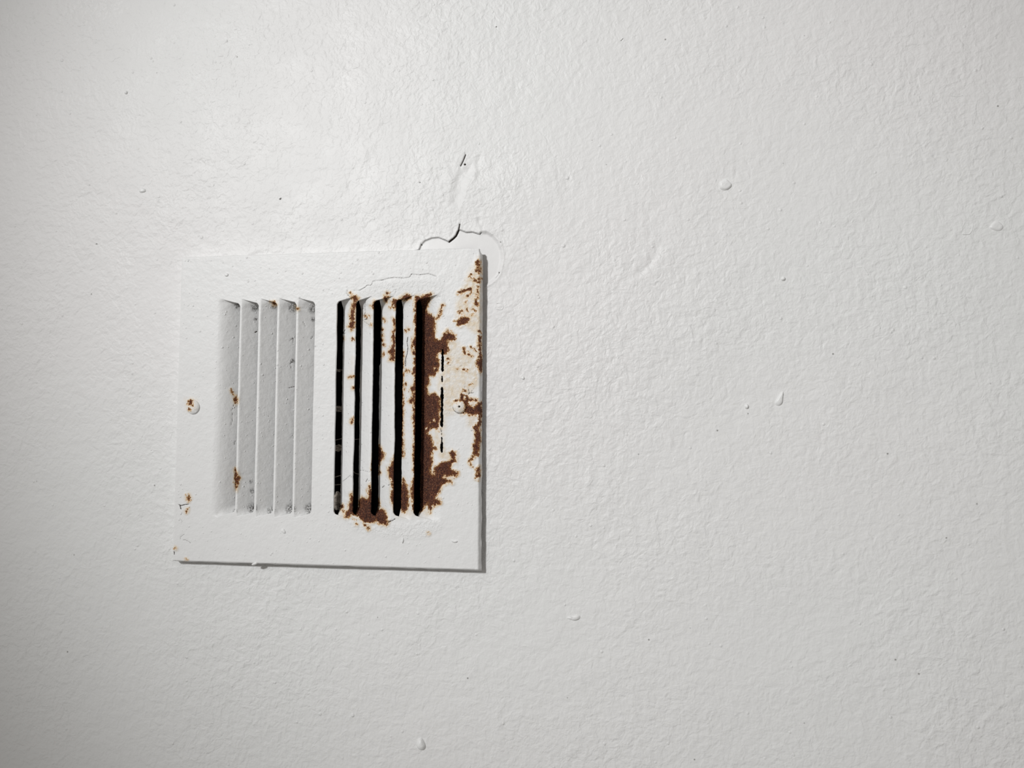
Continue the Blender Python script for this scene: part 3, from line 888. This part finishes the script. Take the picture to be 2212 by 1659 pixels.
for k, (ow, dp) in enumerate(prof):
    jag = 1 + 0.12 * vnoise(E[:, 0] * 170 + E[:, 2] * 190, E[:, 0] * 0 + k, 31)
    wdx = np.where(nx > 0, 1.15, 1.0)
    ring = E.copy()
    wdx = wdx * np.where(nx > 0, 0.15 + 0.85 * sstep(0.0002, 0.0042, PH / 2 - E[:, 2]), 1.0)
    ring[:, 0] += nx * ow * 1e-3 * wdx * jag
    ring[:, 2] += nz * ow * 1e-3 * 0.85 * jag * np.where(nz > 0, 1 - 0.75 * sstep(0.093, 0.0995, E[:, 0]), 1.0)
    ring[:, 1] += dp * 1e-3 * (1 + (1.25 * left_in if k == len(prof) - 1 else 0))
    ids = base + np.arange(len(E))
    base += len(E)
    verts.append(ring)
    nxt = np.roll(np.arange(len(E)), -1)
    faces.append(np.stack([prev, prev[nxt], ids[nxt], ids], 1))
    prev = ids
# cut edges of the slots: skirts going back into the wall
fm = mask
cnt = {}
skv, skf = [], []
for r in range(NR - 1):
    row = fm[r]
    holes = np.where(~row)[0]
    for c in holes:
        for (r2, c2, A, B) in ((r, c - 1, (r, c), (r + 1, c)), (r, c + 1, (r + 1, c + 1), (r, c + 1)), (r - 1, c, (r, c + 1), (r, c)), (r + 1, c, (r + 1, c), (r + 1, c + 1))):
            hinge_side = rowk[r] and cellc[c] and ((colg[c] < 10 and c2 < c) or (colg[c] > 10 and c2 > c))
            if fm[r2, c2] and not hinge_side:
                skf.append((A[0] * NC + A[1], B[0] * NC + B[1]))
skf = np.array(skf)
uniq, inv = np.unique(skf, return_inverse=True)
inv = inv.reshape(skf.shape)
sk = Pp[uniq].copy()
sk[:, 1] += 0.0011
verts.append(sk)
ids = base + np.arange(len(uniq))
base += len(uniq)
faces.append(np.stack([skf[:, 0], skf[:, 1], ids[inv[:, 1]], ids[inv[:, 0]]], 1))
verts = np.concatenate(verts)
faces = np.concatenate(faces)
W = wear(verts)
W['dirt'] *= 0
plate = link('face_plate', make_mesh('face_plate', verts - VO, faces, True, W), M_VENT, vent)


hinge_col = {k: int(np.where((colg == k) & (colf == 0))[0][0]) for k in range(ng)}


def louver(idx, side):
    """one bent louver blade; hinge at the plate surface, free edge inside the wall"""
    a, b = (LC if side < 0 else RC)[idx]
    kk = (2 * idx + 1) + (0 if side < 0 else 10)          # index of the slot's left bound
    hinge_k = kk if side < 0 else kk + 1
    xh = bounds[hinge_k]
    outer = (side < 0 and idx == 0) or (side > 0 and idx == 4)
    slope = 0.80
    if side < 0:
        reach = 0.0102
    else:
        want = [739, 777, 819, 869, 909][idx]
        lo, hi = 0.003, 0.016
        for _ in range(40):
            mid = .5 * (lo + hi)
            d = depth_of(mid, outer, slope)
            px = project(np.array([[xh - mid, -PROUD + d, 0.0]]))[0, 0]
            lo, hi = (mid, hi) if px > want else (lo, mid)
        reach = .5 * (lo + hi)
    ns, nv = 26, 300
    S = np.linspace(0, 1, ns)
    T = np.linspace(0, 1, nv)
    SS, TT = np.meshgrid(S, T)
    wav = 0.00030 * vnoise(TT * 9 + idx * 3.3, TT * 0 + side * 5 + idx, 41) + (0.00022 * vnoise(TT * 26 + idx, TT * 0 + side, 42) if side > 0 else 0)
    if side > 0:
        wav = wav + 0.00010 * vnoise(TT * 110, TT * 0 + idx, 43)
    r = SS * (reach + wav)
    if side > 0 and idx == 2:          # a layer of paint broken off the top part of this blade
        r = SS * (reach + wav - 0.0011 * sstep(0.31, 0.295, TT))
    d = depth_of(r, outer, slope)
    end = np.minimum(TT, 1 - TT) * abs(VT - VB)
    d = d * (0.45 + 0.55 * sstep(0.0, 0.0065, end))      # the blade is drawn up to the plate at its ends
    cell_w = abs(bounds[kk + 1] - bounds[kk])
    q = np.clip(r / cell_w, 0, 1)
    corner = 0.0016 * np.clip((q - 0.86) / 0.14, 0, 1) ** 2.2
    ext = np.minimum(0.0016, d * 0.55)
    zt = VT - SL * q - corner * 0 + ext
    zb = VB + SL * q - ext
    Z = zt * (1 - TT) + zb * TT
    X = xh + edge_wave(hinge_k, Z) * (1 - SS) - side * r
    hd = np.interp(-Z[:, 0], -Vz[:, hinge_col[hinge_k]], DEP[:, hinge_col[hinge_k]])[:, None]
    Y = -PROUD + d + hd * (np.ones_like(SS) if outer else 1 - SS)
    Pf = np.stack([X.ravel(), Y.ravel(), Z.ravel()], 1)
    w = wear(Pf)
    rmk = sstep(-1, 1.2, w['rust'] + 2.0 * vnoise(Pf[:, 0] * 900, Pf[:, 2] * 900, 22))
    hinge_fade = np.clip(SS.ravel() * 6, 0, 1)
    off = 0.00008 * fbm(Pf[:, 0] * 70 + idx, Pf[:, 2] * 70, 44, 2) * hinge_fade
    off += rmk * hinge_fade * (0.00012 + 0.00014 * fbm(Pf[:, 0] * 1100, Pf[:, 2] * 1100, 23, 2))
    off += hinge_fade * 0.00025 * sstep(-0.8, 0.6, w['crack'])
    nrm = np.array([-side * slope, -1.0]) / math.hypot(slope, 1)
    nrm = np.array([nrm[0], nrm[1]])
    Pf[:, 0] -= nrm[0] * off * (-1 if False else 1)
    Pf[:, 1] -= nrm[1] * off
    back = Pf.copy()
    back[:, 0] -= nrm[0] * 0.0008
    back[:, 1] -= nrm[1] * 0.0008
    n = len(Pf)
    F1 = grid_faces(nv, ns, None, flip=(side < 0))
    F2 = grid_faces(nv, ns, None, flip=(side > 0)) + n
    col = np.arange(nv) * ns + ns - 1
    rim = np.stack([col[:-1], col[1:], col[1:] + n, col[:-1] + n], 1)
    top = np.arange(ns)
    rim2 = np.stack([top[:-1], top[1:], top[1:] + n, top[:-1] + n], 1)
    bot = (nv - 1) * ns + np.arange(ns)
    rim3 = np.stack([bot[:-1], bot[1:], bot[1:] + n, bot[:-1] + n], 1)
    V = np.concatenate([Pf, back])
    Fc = np.concatenate([F1, F2, rim, rim2, rim3])
    o = link('louver', make_mesh('louver', V - VO, Fc, True, wear(V)), M_VENT, vent)
    return o


def depth_of(r, outer, slope):
    """depth of a blade below the plate at distance r from its hinge"""
    soft = 0.0042 if outer else 0.0004
    r = np.asarray(r, float)
    s0 = 0.5 if outer else 0.0
    return np.where(r < soft, s0 * r + (slope - s0) * r * r / (2 * soft), slope * (r - soft / 2) + s0 * soft / 2)


for i in range(5):
    louver(i, -1)
rl = ['white louver with rust at its upper right edge', 'white louver with cracked paint near its top', 'white louver with rust at both ends', 'narrow white louver with black flaking edges', 'louver rusted bare dark brown']
for i in range(5):
    louver(i, 1)['label'] = rl[i]


def screw(px, py, rad_px, dome, hole, label):
    x, z = pt(px, py, -PROUD)
    R = rad_px * 0.000308
    nr_, na = 22, 48
    V, F = [], []
    for i in range(nr_ + 1):
        t = i / nr_
        for j in range(na):
            a = 2 * math.pi * j / na
            rr = R * t
            y = -PROUD - dome * math.sqrt(max(0, 1 - t ** 2.6)) + 0.0006 * (t == 1)
            if hole:
                # painted-over cross recess, only its middle still open
                hx, hz = rr * math.cos(a), rr * math.sin(a)
                q = np.hypot(hx - .0002, hz)
                y += 0.0016 * (1 - float(sstep(0.00040, 0.00075, np.array(q))))
            else:
                sl = abs(rr * math.sin(a + 0.9))
                y += 0.00022 * float(sstep(0.0007, 0.0002, np.array(sl))) * (t < .8)
            V.append((x + rr * math.cos(a), y + 0.00006 * float(vnoise(np.array(x * 900 + rr * 1500 * math.cos(a)), np.array(rr * 1500 * math.sin(a)), 51)), z + rr * math.sin(a)))
    for i in range(nr_):
        for j in range(na):
            jj = (j + 1) % na
            F.append((i * na + j, i * na + jj, (i + 1) * na + jj, (i + 1) * na + j))
    V = np.array(V)
    w = wear(V)
    if hole:
        q = np.hypot(V[:, 0] - x - .0002, V[:, 2] - z)
        w['crack'] = np.maximum(w['crack'], (0.00055 - q) / 0.000308)
    o = link('screw', make_mesh('screw', V - VO, F, True, w), M_VENT, vent)
    o['label'] = label
    return o


screw(417.5, 879.5, 15.5, 0.0019, False, 'domed painted screw head with a rust chip')
screw(992.5, 878.5, 14.5, 0.0020, True, 'cream stained screw head with a dark hole')


def flake(outline, Y, h, parent, name='paint_flake'):
    o = lump(outline, Y, h, .5, 3, name)
    o.parent = parent
    o.location = -Vector(parent.location)
    return o


flake([(543, 1219), (549, 1215), (557, 1212), (559, 1216), (552, 1220), (545, 1222)], -PROUD + .0004, .0012, vent)
flake([(606, 1146), (612, 1141), (617, 1146), (618, 1152), (612, 1153)], -PROUD, .0007, vent)
flake([(972, 1166), (980, 1168), (990, 1168), (988, 1172), (977, 1172)], -PROUD, .0008, vent)
flake([(868, 1164), (871, 1160), (873, 1166), (870, 1175), (867, 1172)], -PROUD, .0006, vent)
flake([(484, 593), (489, 589), (495, 592), (493, 597), (487, 598)], -PROUD, .0007, vent)

dust_clump(731, 883, 22, 12, 0.012, 1)
dust_clump(731, 968, 22, 13, 0.012, 2)
dust_clump(728, 800, 20, 4, 0.012, 3)
dust_clump(729, 1082, 20, 40, 0.014, 4)
tube([(720, 952, 0.008), (728, 950, 0.009), (740, 947, 0.008)], .00025, .01, M_DUST, duct, 'cobweb')
tube([(718, 1034, 0.008), (726, 1030, 0.009), (740, 1026, 0.008)], .0003, .01, M_DUST, duct, 'cobweb')
tube([(718, 1048, 0.008), (730, 1047, 0.009), (740, 1046, 0.008)], .0003, .01, M_DUST, duct, 'cobweb')
tube([(760, 951, 0.008), (770, 949, 0.009), (780, 948, 0.008)], .0002, .01, M_DUST, duct, 'cobweb')
tube([(764, 1018, 0.008), (767, 1022, 0.009), (775, 1024, 0.009), (778, 1020, 0.008)], .00025, .01, M_DUST, duct, 'cobweb')
